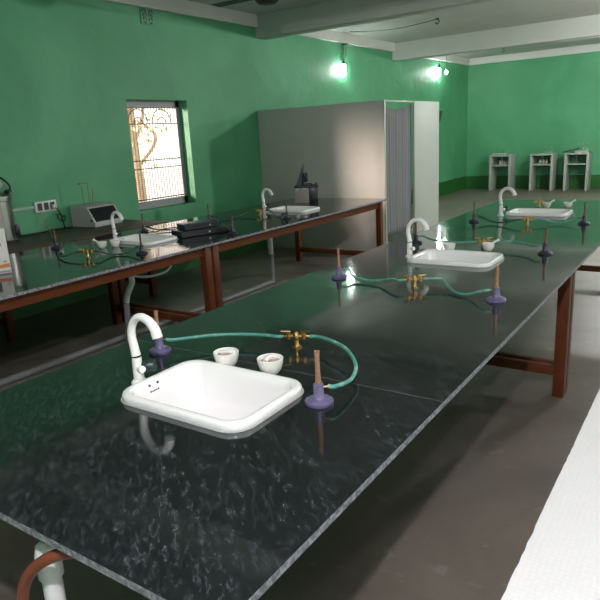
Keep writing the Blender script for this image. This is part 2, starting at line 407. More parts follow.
# ------------------------------------------------------------------ sinks
def rrect(w, d, r, z, n=7, dx=0):
    out = []
    for cx, cy, a0 in ((w / 2 - r, d / 2 - r, 0), (-w / 2 + r, d / 2 - r, PI / 2), (-w / 2 + r, -d / 2 + r, PI), (w / 2 - r, -d / 2 + r, 1.5 * PI)):
        for k in range(n): out.append(Vector((cx + dx + r * math.cos(a0 + PI / 2 * k / (n - 1)), cy + r * math.sin(a0 + PI / 2 * k / (n - 1)), z)))
    return out
def sink_thing(label, loc):
    t = thing('drop_in_sink', label, 'sink', loc, 0, 'white sinks set into the granite benches')
    b = MB()
    w, d = SW, SD
    rings = [rrect(w - .10, d - .10, .05, -.17), rrect(w - .075, d - .075, .055, -.14), rrect(w - .065, d - .065, .055, -.004), rrect(w - .06, d - .06, .06, 0.0),
             rrect(w - .004, d - .004, .07, .0015), rrect(w, d, .072, .008), rrect(w, d, .072, .018), rrect(w - .008, d - .008, .07, .0245), rrect(w - .025, d - .025, .065, .027),
             rrect(w - .045, d - .045, .06, .0255), rrect(w - .062, d - .062, .055, .018), rrect(w - .072, d - .072, .052, .002), rrect(w - .095, d - .095, .05, -.08),
             rrect(w - .125, d - .125, .05, -.125), rrect(w - .19, d - .19, .05, -.148), rrect(.10, .08, .035, -.154)]
    b.loft(rings)
    b.done('basin', M['white_cer'], t, angle=60)
    # overflow holes and the maker's stamp on the wall under the tap
    nx = Vector((.98, 0, -.15)).normalized()
    for y in (-.059, -.022):
        one('lathe', [(.0052, 0), (.0052, .002), (.003, .0025)], (-w / 2 + .0335, y, .008), 14, True, True, nx).done('overflow_hole', M['panelblack'], t)
    b = MB()
    for k, (hh) in enumerate((.006, .004, .005, .004, .006)):
        b.box((-w / 2 + .0365, -.062 + k * .0085, -.016), (-w / 2 + .0390, -.056 + k * .0085, -.016 + hh))
    b.done('maker_stamp', M['darkprint'], t)
    one('lathe', [(.028, 0), (.03, .003), (.018, .004), (.016, .001)], (0, 0, -.1545), 20).done('drain', M['silver'], t)
    b = MB(); rr = [rrect(w + .012, d + .012, .078, .0003), rrect(w + .010, d + .010, .077, .003), rrect(w - .004, d - .004, .07, .004), rrect(w - .004, d - .004, .07, .0005)]
    b.loft(rr, False, False); b.done('sealant_bead', M['sealant'], t)
    return t
s0 = sink_thing('large white rectangular sink nearest the camera, two bowls behind it', (*main_sinks[0], T))
copy_thing(s0, 'white sink midway along the long bench, brass twin tap in front', (*main_sinks[1], T))
copy_thing(s0, 'white sink at the far end of the long bench, three small cabinets beyond', (*main_sinks[2], T))
copy_thing(s0, 'white sink on the window bench beside the stacked black boxes', (*side_sinks[0], T))
copy_thing(s0, 'white sink on the window bench before the grey partition', (*side_sinks[1], T))

# ------------------------------------------------------------------ swan neck taps
def faucet_thing(label, loc):
    t = thing('swan_neck_faucet', label, 'tap', loc, 0, 'white swan neck taps beside the sinks')
    one('lathe', [(.028, 0), (.028, .006), (.024, .012), (.0185, .016), (.018, .06), (.0165, .098)]).done('body', M['white_pl'], t)
    one('lathe', [(.0172, .098), (.0172, .102)]).done('joint_ring', M['panelblack'], t)
    pts = [(0, 0, .102), (-.006, 0, .14), (-.010, 0, .176), (.000, 0, .212), (.022, 0, .237), (.052, 0, .246), (.084, 0, .237), (.106, 0, .217), (.115, 0, .200)]
    b = MB(); b.tube(pts, lambda u: .0165 - .003 * math.sin(PI * min(1, u * 1.15)) + .002 * max(0, u - .7), n=16); sp = b.done('spout', M['white_pl'], t)
    one('cyl', (.1135, 0, .204), (.119, 0, .183), .0178, .0175, 18).done('spout_mouth', M['white_pl'], sp)
    d = Vector((.85, -.25, .12)).normalized(); c = Vector((0, 0, .055))
    one('cyl', c, c + d * .038, .013, .012).done('valve', M['white_pl'], t)
    d2 = Vector((.72, .62, .12)).normalized()
    k = one('lathe', [(.012, .012), (.020, .018), (.022, .028), (.022, .056), (.018, .062)], c, 20, axis=d2).done('knob', M['darkring'], t)
    return t
f0 = faucet_thing('white swan neck tap at the left end of the nearest sink', (-1.611, 1.312, T))
copy_thing(f0, 'white swan neck tap beside the middle sink of the long bench', (-1.636, 3.64, T))
copy_thing(f0, 'white swan neck tap beside the far sink of the long bench', (-1.64, 5.66, T))
copy_thing(f0, 'white swan neck tap behind two bowls on the window bench', (-4.385, 3.51, T))
copy_thing(f0, 'white swan neck tap on the window bench near the grey partition', (-4.24, 5.50, T))

# ------------------------------------------------------------------ burners, gas taps, hoses
def burner_thing(label, loc, rz, enamel='purple', tube='copper'):
    t = thing('bunsen_burner', label, 'burner', loc, rz, 'bunsen burners on the benches')
    one('lathe', [(.043, 0), (.045, .004), (.0445, .011), (.038, .0155), (.022, .020), (.0165, .028), (.0155, .064), (.012, .067)], n=32).done('base', M[enamel], t)
    one('lathe', [(.0094, .066), (.0098, .070), (.0088, .078), (.0074, .10), (.0076, .160), (.0084, .172), (.0055, .172), (.005, .15)], n=18).done('barrel', M[tube], t)
    b = MB(); b.cyl((.012, 0, .052), (.045, 0, .054), .0038, .0034, 10); b.done('gas_inlet', M['brass'], t)
    return t
def gastap_thing(label, loc, rz=0):
    t = thing('twin_gas_tap', label, 'gas tap', loc, rz, 'brass twin gas taps on the benches')
    b = MB(); b.lathe([(.019, 0), (.019, .004), (.012, .008), (.0095, .012), (.0095, .035), (.013, .038), (.014, .052), (.009, .062), (.005, .066)], n=20); b.done('pillar', M['brass'], t)
    for s in (-1, 1):
        b = MB(); b.cyl((s * .006, 0, .047), (s * .034, 0, .047), .0085, .0085, 14); b.lathe([(.0105, -.011), (.0115, 0), (.0105, .011)], (s * .030, 0, .047), 14)
        b.cyl((s * .036, 0, .047), (s * .050, 0, .047), .006, .0045, 12); b.cyl((s * .05, 0, .047), (s * .062, 0, .047), .0055, .0035, 12)
        v = b.done('valve', M['brass'], t)
        b = MB(); b.cyl((s * .030, 0, .055), (s * .030, 0, .066), .005, .005, 10); b.cyl((s * .022, .0, .066), (s * .058, -.010, .072), .0045, .003, 10); b.done('lever', M['brass'], v)
    return t
def hose(pts, label, m='hose', r=.0068):
    o = one('tube', pts, r, 10, 8).done('gas_hose', M[m]); return tag(o, label, 'hose', 'gas hoses on the benches')
g0 = gastap_thing('brass twin gas tap behind the nearest sink, two pale green hoses', (-1.315, 1.855, T), .42)
g2 = copy_thing(g0, 'brass twin gas tap standing in front of the middle sink', (-1.275, 2.895, T), .60)
g3 = copy_thing(g0, 'brass twin gas tap behind the middle sink, above a bowl', (-1.29, 4.08, T), .55)
g4 = copy_thing(g0, 'brass twin gas tap in front of the far sink', (-1.275, 5.15, T), .55)
g5 = copy_thing(g0, 'small gas tap behind the far sink, beside pestles', (-1.47, 6.36, T), .55)
g6 = copy_thing(g0, 'small brass gas tap on the window bench left of two bowls', (-3.895, 2.845, T), .6)
g7 = copy_thing(g0, 'gas tap hidden behind stacked black boxes on window bench', (-3.99, 4.26, T), .55)
g8 = copy_thing(g0, 'brass gas tap in front of tap near the grey partition', (-4.09, 5.235, T), .55)

BL = [('violet burner standing behind the nearest tap spout', (-1.785, 1.575), .55),
      ('large violet burner with upright copper barrel beside the nearest sink', (-.962, 1.460), .75),
      ('dark violet burner on the left edge of the long bench', (-1.768, 2.955), .30),
      ('violet burner with copper barrel before the corner of the middle sink', (-.823, 2.812), PI + .3),
      ('dim burner behind the middle tap, nearly hidden by it', (-1.80, 4.12), .3),
      ('dim burner by the right edge, behind the middle sink', (-.874, 4.0), PI + .2),
      ('dark burner to the left of the far tap on long bench', (-1.741, 5.223), 0),
      ('dark burner by the right edge near the far sink', (-.873, 5.300), PI),
      ('burner at the front edge of window bench before its first sink', (-3.595, 3.108), PI),
      ('burner at the back of window bench under the window', (-4.50, 3.945), 0),
      ('bluish burner right of the stacked black boxes', (-3.515, 4.087), PI),
      ('dark burner behind the stacked black boxes', (-4.36, 4.711), 0),
      ('dark burner before the sink near the grey partition', (-3.59, 5.023), PI),
      ('dim burner beside the brown wooden bench, under the sockets', (-4.58, 3.05), 0)]
B = []
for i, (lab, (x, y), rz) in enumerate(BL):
    k = 0 if i < 4 else 4                  # nearer ones violet, the rest copies darkened for the weaker light
    B.append(burner_thing(lab, (x, y, T), rz, *(('purple', 'copper') if k == 0 else ('violet_dim', 'copper_dim'))) if i == k else copy_thing(B[k], lab, (x, y, T), rz))
def tip(o, off=.030, z=.0535):
    r = o.rotation_euler.z; return Vector((o.location.x + off * math.cos(r), o.location.y + off * math.sin(r), T + z))
def noz(o, s):
    r = o.rotation_euler.z; return Vector((o.location.x + s * .052 * math.cos(r), o.location.y + s * .052 * math.sin(r), T + .047))
def noz2(o, s):
    r = o.rotation_euler.z; return Vector((o.location.x + s * .085 * math.cos(r), o.location.y + s * .085 * math.sin(r), T + .046))
hose([tip(B[0]), tip(B[0], .06, .05), (-1.64, 1.73, .894), (-1.53, 1.80, .892), (-1.43, 1.825, .894), noz2(g0, -1), noz(g0, -1)], 'green hose from behind the nearest spout to the brass gas tap')
hose([tip(B[1]), tip(B[1], .055, .05), (-.925, 1.60, .886), (-.965, 1.70, .894), (-1.06, 1.80, .903), (-1.17, 1.862, .902), noz2(g0, 1), noz(g0, 1)], 'green hose curling from brass tap to the largest violet burner')
hose([tip(B[2]), tip(B[2], .06, .048), (-1.66, 2.93, .874), (-1.56, 2.90, .866), (-1.48, 2.90, .872), (-1.40, 2.875, .893), noz2(g2, -1), noz(g2, -1)], 'green hose sagging from left edge burner to brass tap before middle sink')
hose([tip(B[3]), tip(B[3], .07, .046), (-.96, 2.82, .866), (-1.03, 2.845, .862), (-1.09, 2.90, .872), (-1.15, 2.965, .892), noz2(g2, 1), noz(g2, 1)], 'green hose dipping from brass tap to burner before the middle sink')
hose([tip(B[4]), tip(B[4], .06, .05), (-1.66, 4.07, .893), (-1.52, 4.02, .890), (-1.42, 4.01, .894), noz2(g3, -1), noz(g3, -1)], 'green hose behind the middle sink, running to the middle tap')
hose([tip(B[5]), tip(B[5], .06, .05), (-1.0, 4.06, .896), (-1.10, 4.12, .900), noz2(g3, 1), noz(g3, 1)], 'green hose behind the middle sink, running to right edge burner')
hose([tip(B[6]), tip(B[6], .06, .046), (-1.58, 5.16, .872), (-1.47, 5.11, .87), (-1.39, 5.09, .885), noz2(g4, -1), noz(g4, -1)], 'dark hose below the far sink, running to the left burner', 'darkhose')
hose([tip(B[7]), tip(B[7], .06, .046), (-1.0, 5.24, .872), (-1.08, 5.23, .868), (-1.15, 5.22, .885), noz2(g4, 1), noz(g4, 1)], 'green hose below the far sink, running to right burner', 'hose')
hose([tip(B[8]), tip(B[8], .06, .048), (-3.68, 3.04, .865), (-3.77, 2.97, .862), noz2(g6, 1), noz(g6, 1)], 'dark hose from brass tap to front edge burner on window bench', 'darkhose')
hose([tip(B[13]), tip(B[13], .06, .05), (-4.40, 2.96, .866), (-4.20, 2.80, .864), (-4.03, 2.74, .875), noz2(g6, -1), noz(g6, -1)], 'thin green hose on window bench, left of the small brass tap', 'darkhose')
hose([tip(B[9]), tip(B[9], .06, .05), (-4.35, 4.0, .868), (-4.2, 4.08, .866), noz2(g7, -1), noz(g7, -1)], 'dark hose from burner under the window to behind black boxes', 'darkhose')
hose([tip(B[10]), tip(B[10], .06, .05), (-3.62, 4.16, .867), (-3.76, 4.32, .866), (-3.86, 4.36, .875), noz2(g7, 1), noz(g7, 1)], 'dark hose behind black boxes to the bluish burner', 'darkhose')
hose([tip(B[11]), tip(B[11], .06, .048), (-4.25, 4.80, .868), (-4.20, 4.98, .866), (-4.18, 5.12, .88), noz2(g8, -1), noz(g8, -1)], 'dark hose on window bench running from burner to tap near partition', 'darkhose')
hose([tip(B[12]), tip(B[12], .06, .048), (-3.72, 5.10, .865), (-3.84, 5.18, .862), (-3.95, 5.27, .88), noz2(g8, 1), noz(g8, 1)], 'dark hose lying before the sink near the grey partition', 'darkhose')

# ------------------------------------------------------------------ mortars
def bowl_thing(label, loc, rz, pestle):
    t = thing('mortar_bowl', label, 'bowl', loc, rz, 'white bowls beside the sinks')
    one('lathe', [(.022, 0), (.026, .003), (.038, .018), (.045, .042), (.0468, .058), (.0445, .060), (.041, .056), (.036, .036), (.022, .020), (.004, .016)], n=30).done('bowl', M['bowl'], t, angle=50)
    one('lathe', [(.012, .0195), (.034, .032), (.0385, .045), (.036, .0475), (.004, .048)], n=24).done('residue', M['residue'], t)
    p = MB()
    if pestle: p.tube([(-.012, 0, .035), (.02, 0, .052), (.062, 0, .074), (.082, 0, .083)], lambda u: .011 - .004 * math.sin(PI * min(1, u * 1.2)), n=12)
    else: p.tube([(.030, .016, .048), (.005, .010, .058), (-.022, .0, .052)], lambda u: .012 - .003 * u, n=12)
    p.done('pestle', M['bowl'], t)
    return t
b0 = bowl_thing('white bowl behind the nearest sink, closer to the tap', (-1.432, 1.572, T), 0, False)
copy_thing(b0, 'white bowl behind the nearest sink, closer to the upright burner', (-1.245, 1.590, T), 1.2)
b1 = bowl_thing('white mortar behind the middle sink, next to the tap', (-1.47, 3.915, T), PI + .45, True)
b1.scale = (.86, .86, .86)
copy_thing(b1, 'white mortar with raised pestle, behind middle sink under brass tap', (-1.235, 4.0, T), .5)
copy_thing(b1, 'white mortar behind the far sink, closer to the dark gas tap', (-1.375, 6.27, T), .55)
copy_thing(b1, 'white mortar behind the far sink, at its outer corner', (-1.19, 6.30, T), .55)
copy_thing(b1, 'white mortar with handle on window bench, farther left of two', (-4.155, 3.185, T), PI + .5)
copy_thing(b1, 'white mortar on window bench, touching the foot of the tap', (-4.09, 3.265, T), .9)

# ------------------------------------------------------------------ things on the window bench
t = thing('power_supply', 'wide low black box, lower of the stacked pair', 'box', (-3.835, 4.025, T), -.347)
one('box', (-.10, -.245, .002), (.115, .245, .056), bevel=.005).done('case', M['black'], t)
one('box', (.115, -.235, .008), (.119, .235, .050)).done('front_panel', M['panelblack'], t)
one('cyl', (.119, .02, .03), (.130, .02, .03), .009).done('knob', M['silver'], t)
t = thing('meter_box', 'small black box resting on the wider black box', 'box', (-3.855, 4.010, T + .056), -.36)
one('box', (-.09, -.165, .001), (.085, .165, .050), bevel=.005).done('case', M['navy'], t)
one('box', (.085, -.155, .006), (.089, .155, .045)).done('front_panel', M['black'], t)
one('cyl', (.089, .075, .026), (.099, .075, .026), .008).done('knob', M['silver'], t)
o = one('tube', [(-3.94, 3.86, .93), (-4.02, 3.74, .925), (-4.10, 3.74, .90), (-4.22, 3.80, .885), (-4.34, 3.86, .866), (-4.42, 3.84, .857)], .005).done('cable', M['cord']); tag(o, 'black cable trailing from the stacked black boxes towards the window', 'cable')

t = thing('microtome', 'blue black metal instrument on boxy stand before the grey partition', 'instrument', (-4.325, 6.405, T), .59)
one('box', (-.09, -.13, 0), (.085, .13, .185), bevel=.004).done('cabinet', M['pinkgrey'], t)
one('box', (.085, -.12, .003), (.195, .12, .185), bevel=.004).done('side_box', M['black'], t)
one('box', (-.095, -.14, .185), (.205, .14, .205), bevel=.004).done('top_plate', M['black'], t)
for x in (-.06, .03): one('box', (x - .02, -.136, .165), (x + .02, -.1295, .176)).done('latch', M['silver'], t)
one('prism', [(-.07, -.03, .205), (.005, -.03, .205), (.028, -.03, .36), (.042, -.03, .475), (.030, -.03, .47)], (0, .06, 0)).done('inclined_plate', M['navy'], t)
b = MB(); b.tube([(.02, -.02, .205), (.028, -.02, .26), (.04, -.02, .32), (.065, -.02, .345)], .022); b.cyl((.062, -.03, .36), (.07, -.03, .25), .02); b.done('arm', M['black'], t)
one('cyl', (.02, -.05, .33), (.05, -.06, .335), .032).done('focus_wheel', M['navy'], t)
one('box', (.02, -.09, .205), (.13, .06, .228), bevel=.004).done('stage', M['black'], t)
one('cyl', (.18, -.10, .205), (.18, -.10, .24), .016).done('foot_knob', M['navy'], t)

# carton at the picture's left edge
t = thing('printed_carton', 'white printed carton with orange stripe on the window bench', 'carton', (-4.0, 2.29, T), 1.12)
one('box', (-.26, 0, 0), (0, .14, .305), bevel=.002).done('card', M['carton'], t)
def pr(name, x0, x1, z0, z1, m, sk=0):
    one('prism', [(x0, -.0006, z0), (x1, -.0006, z0 + sk), (x1, -.0006, z1 + sk), (x0, -.0006, z1)], (0, .0003, 0)).done(name, m, t)
pr('orange_stripe', -.255, -.004, .020, .045, M['orange'], .02); pr('grey_stripe', -.255, -.004, .004, .018, M['greyprint'])
pr('orange_patch', -.20, -.035, .185, .208, M['orange']); pr('blue_lettering', -.20, -.045, .225, .255, M['blueprint'])
pr('small_blue_line', -.22, -.06, .270, .280, M['blueprint']); pr('picture_panel', -.20, -.075, .06, .13, M['darkprint'])
pr('small_mark', -.04, -.018, .075, .085, M['greyprint'])

# ------------------------------------------------------------------ brown wooden bench along the wall
BZ = .835
t = thing('wooden_bench', 'brown wooden bench against the wall under the sockets', 'bench', (-5.35, 2.2, 0))
one('box', (-.455, -2.4, BZ - .035), (.43, 2.47, BZ), bevel=.003).done('top', M['benchtop'], t)
one('box', (.402, -2.38, BZ - .085), (.435, 2.46, BZ - .006)).done('front_edge', M['wood_edge'], t)
for y in (-2.3, .66, 2.38):
    for x in (-.40, .13):
        one('box', (x, y - .03, 0), (x + .06, y + .03, BZ - .035), bevel=.002).done('leg', M['wood'], t)
    one('box', (-.34, y - .018, .13), (.13, y + .018, .18)).done('stretcher', M['wood'], t)
one('box', (-.42, -2.3, BZ - .11), (-.38, 2.4, BZ - .035)).done('back_rail', M['wood'], t)

# colorimeter with sloped black panel
t = thing('colorimeter', 'grey bench meter with a sloped black front panel', 'meter', (-5.40, 4.09, BZ), .10)
dep, w = .34, .40
side = [(-dep, 0, .003), (0, 0, .003), (0, 0, .045), (-.10, 0, .205), (-.16, 0, .225), (-dep, 0, .225)]
one('prism', side, (0, w, 0)).done('case', M['lightcase'], t)
sl = Vector((-.10, 0, .16)).normalized(); nn = Vector((.16, 0, .10)).normalized()
p0 = Vector((0, .025, .045)) + sl * .012; p1 = p0 + sl * .160
one('prism', [p0, p0 + Vector((0, w - .05, 0)), p1 + Vector((0, w - .05, 0)), p1], nn * .004).done('control_panel', M['panelblack'], t)
q = p0 + sl * .12 + Vector((0, .15, 0)) + nn * .004
for k in range(2): one('cyl', q + Vector((0, .10 * k, 0)), q + Vector((0, .10 * k, 0)) + nn * .012, .011).done('dial', M['black'], t)
one('box', (-.06, -.004, .06), (-.03, .0, .08)).done('side_knob', M['black'], t)

t = thing('electrode_stand', 'thin rod stand with small arm behind the grey bench meter', 'stand', (-5.60, 4.21, BZ + .225), .9)
one('lathe', [(.045, 0), (.045, .008), (.008, .012)]).done('foot', M['lightcase'], t)
one('cyl', (0, 0, .01), (0, 0, .235), .004).done('rod', M['glass_dark'], t)
b = MB(); b.cyl((0, 0, .230), (-.08, 0, .226), .003); b.lathe([(.008, -.01), (.010, 0), (.008, .01)], (-.082, 0, .226)); b.done('arm', M['glass_dark'], t)
one('cyl', (.03, .01, .012), (.05, .015, .17), .0045).done('probe', M['glass_dark'], t)
one('cyl', (-.06, 0, .0), (-.062, 0, .19), .0022).done('wire', M['cord'], t)

# pressure steriliser
t = thing('autoclave', 'steel pressure steriliser with gauge at the bench end', 'autoclave', (-5.56, 3.12, BZ), 0)
one('lathe', [(.165, .0), (.165, .02), (.155, .025), (.155, .385), (.165, .39), (.165, .41)], n=40).done('drum', M['steel'], t)
one('lathe', [(.17, .412), (.17, .43), (.13, .455), (.02, .463)], n=40).done('lid', M['steel'], t)
one('lathe', [(.172, .0), (.172, .018), (.166, .02)], n=40).done('foot_ring', M['black'], t)
for k in range(6):
    a = .45 + k * PI / 3; c = Vector((.165 * math.cos(a), .165 * math.sin(a), .40))
    b = MB(); b.cyl(c, c + Vector((0, 0, .07)), .008); b.box(c + Vector((-.04, -.011, .052)), c + Vector((.04, .011, .078)), bevel=.004); b.done('wing_nut', M['black'], t)
b = MB(); b.cyl((.05, .05, .455), (.05, .05, .50), .008); b.done('gauge_stem', M['brass'], t)
one('lathe', [(.045, 0), (.045, .02), (.04, .023)], (.05, .045, .535), 24, axis=(.83, -.5, 0)).done('pressure_gauge', M['lightcase'], t)
one('box', (.15, .08, .06), (.175, .12, .16), bevel=.004).done('side_handle', M['black'], t)
b = MB(); b.tube([(.09, .12, .455), (.10, .13, .52), (.04, .08, .60), (-.06, 0, .66), (-.16, -.10, .68)], .009); b.done('steam_hose', M['cord'], t)

# sockets, conduit, cords
t = thing('socket_board', 'white wall board with three black sockets above the bench', 'socket', (XW, 3.81, 1.088))
one('box', (0, -.125, -.055), (.022, .125, .055), bevel=.004).done('plate', M['socket_white'], t)
for k in (-1, 0, 1): one('box', (.0225, k * .074 - .025, -.037), (.0255, k * .074 + .025, .037)).done('socket', M['panelblack'], t)
o = one('box', (XW, 2.0, 1.078), (XW + .018, 3.68, 1.104)).done('conduit', M['conduit']); tag(o, 'pale conduit strip leading to the three black sockets', 'conduit')
t = thing('plug_lead', 'black plug and tangled lead hanging from the sockets', 'cord', (XW + .03, 3.885, 1.08))
one('box', (-.004, -.02, -.02), (.035, .022, .02), bevel=.005).done('plug', M['socket_white'], t)
one('tube', [(.03, 0, -.012), (.04, .03, -.05), (.03, .065, -.12), (.03, .075, -.2), (.05, .07, -.24), (.06, .10, -.243)], .006).done('lead', M['cord'], t)
one('tube', [(.03, .065, -.10), (.02, .02, -.09), (.025, .03, -.14), (.05, .075, -.16), (.03, .10, -.11), (.03, .06, -.14), (.03, .09, -.235)], .005).done('tangle', M['cord'], t)
o = one('tube', [(XW + .03, 3.735, 1.05), (-5.76, 3.74, .96), (-5.70, 3.74, .865), (-5.5, 3.62, BZ + .006), (-5.2, 3.45, BZ + .006), (-4.96, 3.32, BZ + .006)], .0042).done('thin_cord', M['yellowcord']); tag(o, 'thin cord from the sockets across the brown bench', 'cord')
o = one('tube', [(-5.72, 3.42, BZ + .007), (-5.66, 3.55, BZ + .007), (-5.70, 3.70, BZ + .007), (-5.74, 3.85, BZ + .007), (-5.70, 4.0, BZ + .007)], .006).done('extension_lead', M['cord']); tag(o, 'black cord lying along the back of the brown bench', 'cord')

# ------------------------------------------------------------------ pipes under the benches
t = thing('drain_pipe', 'white and grey drain pipe under the window bench, first sink', 'pipe', (-4.06, 3.36, 0))
one('tube', [(0, 0, .66), (0, .0, .58), (.0, -.0, .52), (.0, -.06, .44), (0, -.085, .37)], .026, 14).done('upper_bend', M['pvc'], t)
one('tube', [(0, -.085, .37), (0, -.095, .22), (0, -.11, .0)], .025, 14).done('lower_pipe', M['greypvc'], t)
one('tube', [(.01, .0, .59), (.08, .04, .575), (.15, .10, .575), (.22, .20, .60), (.24, .26, .66)], .010).done('white_hose', M['pvc'], t)
t = thing('drain_pipe', 'white and grey drain pipe under the far end of window bench', 'pipe', (-4.2, 5.52, 0))
one('cyl', (0, 0, .36), (0, 0, .685), .028).done('upper_pipe', M['pvc'], t)
one('cyl', (0, 0, .05), (0, 0, .36), .026).done('lower_pipe', M['greypvc'], t)
o = one('tube', [(-4.2, 5.52, .09), (-4.2, 5.50, .045), (-4.2, 5.44, .033), (-4.2, 4.6, .031), (-4.2, 2.5, .031), (-4.2, -1.5, .031)], .03, 12).done('floor_pipe', M['greypvc']); tag(o, 'long grey pipe lying on the floor along the window bench', 'pipe')
t = thing('waste_pipe', 'white plastic pipe under the near edge of the long bench', 'pipe', (-1.265, .680, 0))
one('cyl', (0, 0, 0), (.012, .0, .68), .024).done('pipe', M['pvc'], t)
one('lathe', [(.030, 0), (.030, .06), (.024, .085), (.010, .095)], (.012, 0, .655), 20).done('socket_cap', M['pvc'], t)
o = one('tube', [(-1.03, .70, .80), (-1.085, .66, .80), (-1.155, .63, .775), (-1.225, .615, .715), (-1.265, .61, .64), (-1.283, .61, .52), (-1.295, .61, .2), (-1.295, .61, .0)], .0140, 14).done('supply_pipe', M['brownpipe']); tag(o, 'bent brown pipe curving under the near edge of long bench', 'pipe')

# ------------------------------------------------------------------ white table in front
t = thing('white_table', 'white topped table in the foreground beside the long bench', 'table', (.3, 2.0, 0))
b = MB(); n = 150; z0, z1 = .772, .80
rnd = random.Random(5)
edge = [(-.560 + (0 if rnd.random() > .25 else rnd.uniform(0, .0022)) + rnd.uniform(-.0004, .0004), -1.45 + 3.4 * k / n) for k in range(n + 1)]
poly = edge + [(.62, 1.95), (.62, -1.45)]
b.loft([[(x, y, z1 - .008) for x, y in poly], [(x, y, z1) for x, y in poly]])
b.done('top_sheet', M['worktop'], t)
one('box', (-.553, -1.45, z0), (.62, 1.95, z1 - .008)).done('board', M['wood'], t)
for x in (-.50, .50):
    for y in (-1.35, 1.85): one('box', (x - .03, y - .03, 0), (x + .03, y + .03, z0)).done('leg', M['wood'], t)

# ------------------------------------------------------------------ partition cubicle
YP, XP, ZP = 7.535, -3.731, 2.045
t = thing('partition_panel', 'wide grey board partition standing against the window wall', 'partition', (-4.77, YP, 0))
one('box', (-1.04, 0, .0), (1.02, .03, ZP), bevel=.002).done('board', M['partition'], t)
one('box', (1.02, -.002, 0), (1.042, .034, ZP + .003), bevel=.002).done('corner_post', M['metal_rail'], t)
t = thing('side_panel', 'pale narrow partition panel beside the grey curtain', 'partition', (XP, 8.97, 0))
one('box', (-.03, -.47, 0), (0, .47, ZP), bevel=.002).done('board', M['palepanel'], t)
one('box', (-.025, -1.40, ZP - .02), (-.003, -.47, ZP), bevel=.002).done('top_rail', M['metal_rail'], t)
# curtain: folded sheet
b = MB(); n = 90; rows = 14; g = []
for sgn in (0, 1):
    for j in range(rows + 1):
        row = []
        for i in range(n + 1):
            u = i / n; v = j / rows
            zt = ZP - .06 - .07 * math.sin(PI * u) * (1 - .35 * u) + .02 * u
            z = .21 + (zt - .21) * v
            x = -.055 + .005 * math.sin(u * 2 * PI * 13 + .5 * math.sin(3 * v)) + .005 * math.sin(u * 2 * PI * 4 + 1) - sgn * .003
            row.append(b.bm.verts.new((x, -1.40 + .93 * u, z)))
        g.append(row)
for s in (0, rows + 1):
    for j in range(rows):
        for i in range(n): b.bm.faces.new((g[s + j][i], g[s + j][i + 1], g[s + j + 1][i + 1], g[s + j + 1][i]))
for i in range(n):
    b.bm.faces.new((g[0][i], g[0][i + 1], g[rows + 1][i + 1], g[rows + 1][i])); b.bm.faces.new((g[rows][i], g[rows][i + 1], g[-1][i + 1], g[-1][i]))
for j in range(rows):
    for i in (0, n): b.bm.faces.new((g[j][i], g[j + 1][i], g[rows + 2 + j][i], g[rows + 1 + j][i]))
o = b.done('curtain', M['curtain'], loc=(XP, 8.97, 0), angle=180); tag(o, 'grey hanging curtain closing the partition doorway', 'curtain')
# small dark board on the wall behind the cubicle
o = one('prism', [(0, -.13, 1.80), (.06, -.13, 2.05), (.085, -.13, 2.05), (.025, -.13, 1.80)], (0, .26, 0)).done('wall_board', M['holder'], loc=(XW, 14.58, 0)); tag(o, 'dark tilted board on the wall just beyond the partition', 'board')

# ------------------------------------------------------------------ three small cabinets at the far wall
def cabinet(label, x, w, shelf=True):
    t = thing('open_cabinet', label, 'cabinet', (x, 16.22, 0), 0, 'small cabinets at the far wall')
    d, h, th = .48, .90, .055
    for s in (0, w - th): one('box', (s, 0, 0), (s + th, d, h - .04), bevel=.003).done('side_panel', M['cabinet'], t)
    one('box', (-.005, -.005, h - .04), (w + .005, d, h), bevel=.003).done('top', M['cabinet'], t)
    one('box', (th, .02, .62), (w - th, d, .65)).done('shelf', M['cabinet'], t)
    one('box', (th + .12, d - .03, .65), (th + .16, d, h - .04)).done('back_post', M['cabinet'], t)
    return t
c0 = cabinet('white open cabinet at far wall nearest the window wall corner', -5.04, .55)
copy_thing(c0, 'white open cabinet, the middle of three at far wall', (-4.02, 16.22, 0))
copy_thing(c0, 'white open cabinet at far wall with a tray on top', (-3.21, 16.22, 0))
def bottle(label, loc, h, r, m='glassware', grp='glassware on the far cabinets'):
    t = thing('reagent_bottle', label, 'bottle', loc, 0, grp)
    one('lathe', [(r, 0), (r, h * .62), (r * .4, h * .75), (r * .4, h * .9)], n=14).done('body', M[m], t)
    one('lathe', [(r * .5, h * .88), (r * .5, h)], n=12).done('cap', M['lightcase'], t)
    return t
q0 = bottle('small pale bottle on the shelf of the cabinet nearest the corner', (-4.80, 16.36, .65), .12, .024, 'lightcase', 'bottles on shelf, corner cabinet')
for k in range(1, 4): copy_thing(q0, 'small pale bottle on the shelf of the cabinet nearest the corner', (-4.80 + .062 * k, 16.36, .65), None, 'bottles on shelf, corner cabinet')
for k in range(3): copy_thing(q0, 'small pale bottle on the shelf of the middle cabinet', (-3.80 + .075 * k, 16.36 + .03 * (k % 2), .65), None, 'bottles on shelf, middle cabinet')
t0 = thing('reagent_tray', 'low pale tray on top of the cabinet nearest the corner', 'tray', (-4.84, 16.42, .90))
one('box', (-.16, -.12, 0), (.16, .12, .035), bevel=.006).done('tray', M['cabinet'], t0)
q1 = bottle('thin clear bottle standing on the tray of the corner cabinet', (-4.74, 16.42, .935), .16, .02)
copy_thing(q1, 'clear bottle on middle cabinet top, nearer the corner', (-3.70, 16.42, .90))
copy_thing(q1, 'clear bottle on middle cabinet top, farther from the corner', (-3.55, 16.40, .90))
o = one('box', (-.17, -.12, 0), (.17, .12, .03), rot=Matrix.Rotation(-.22, 3, 'Y'), bevel=.004).done('dark_tray', M['holder'], loc=(-3.10, 16.38, .945)); tag(o, 'dark tilted slab on the third far cabinet', 'slab')
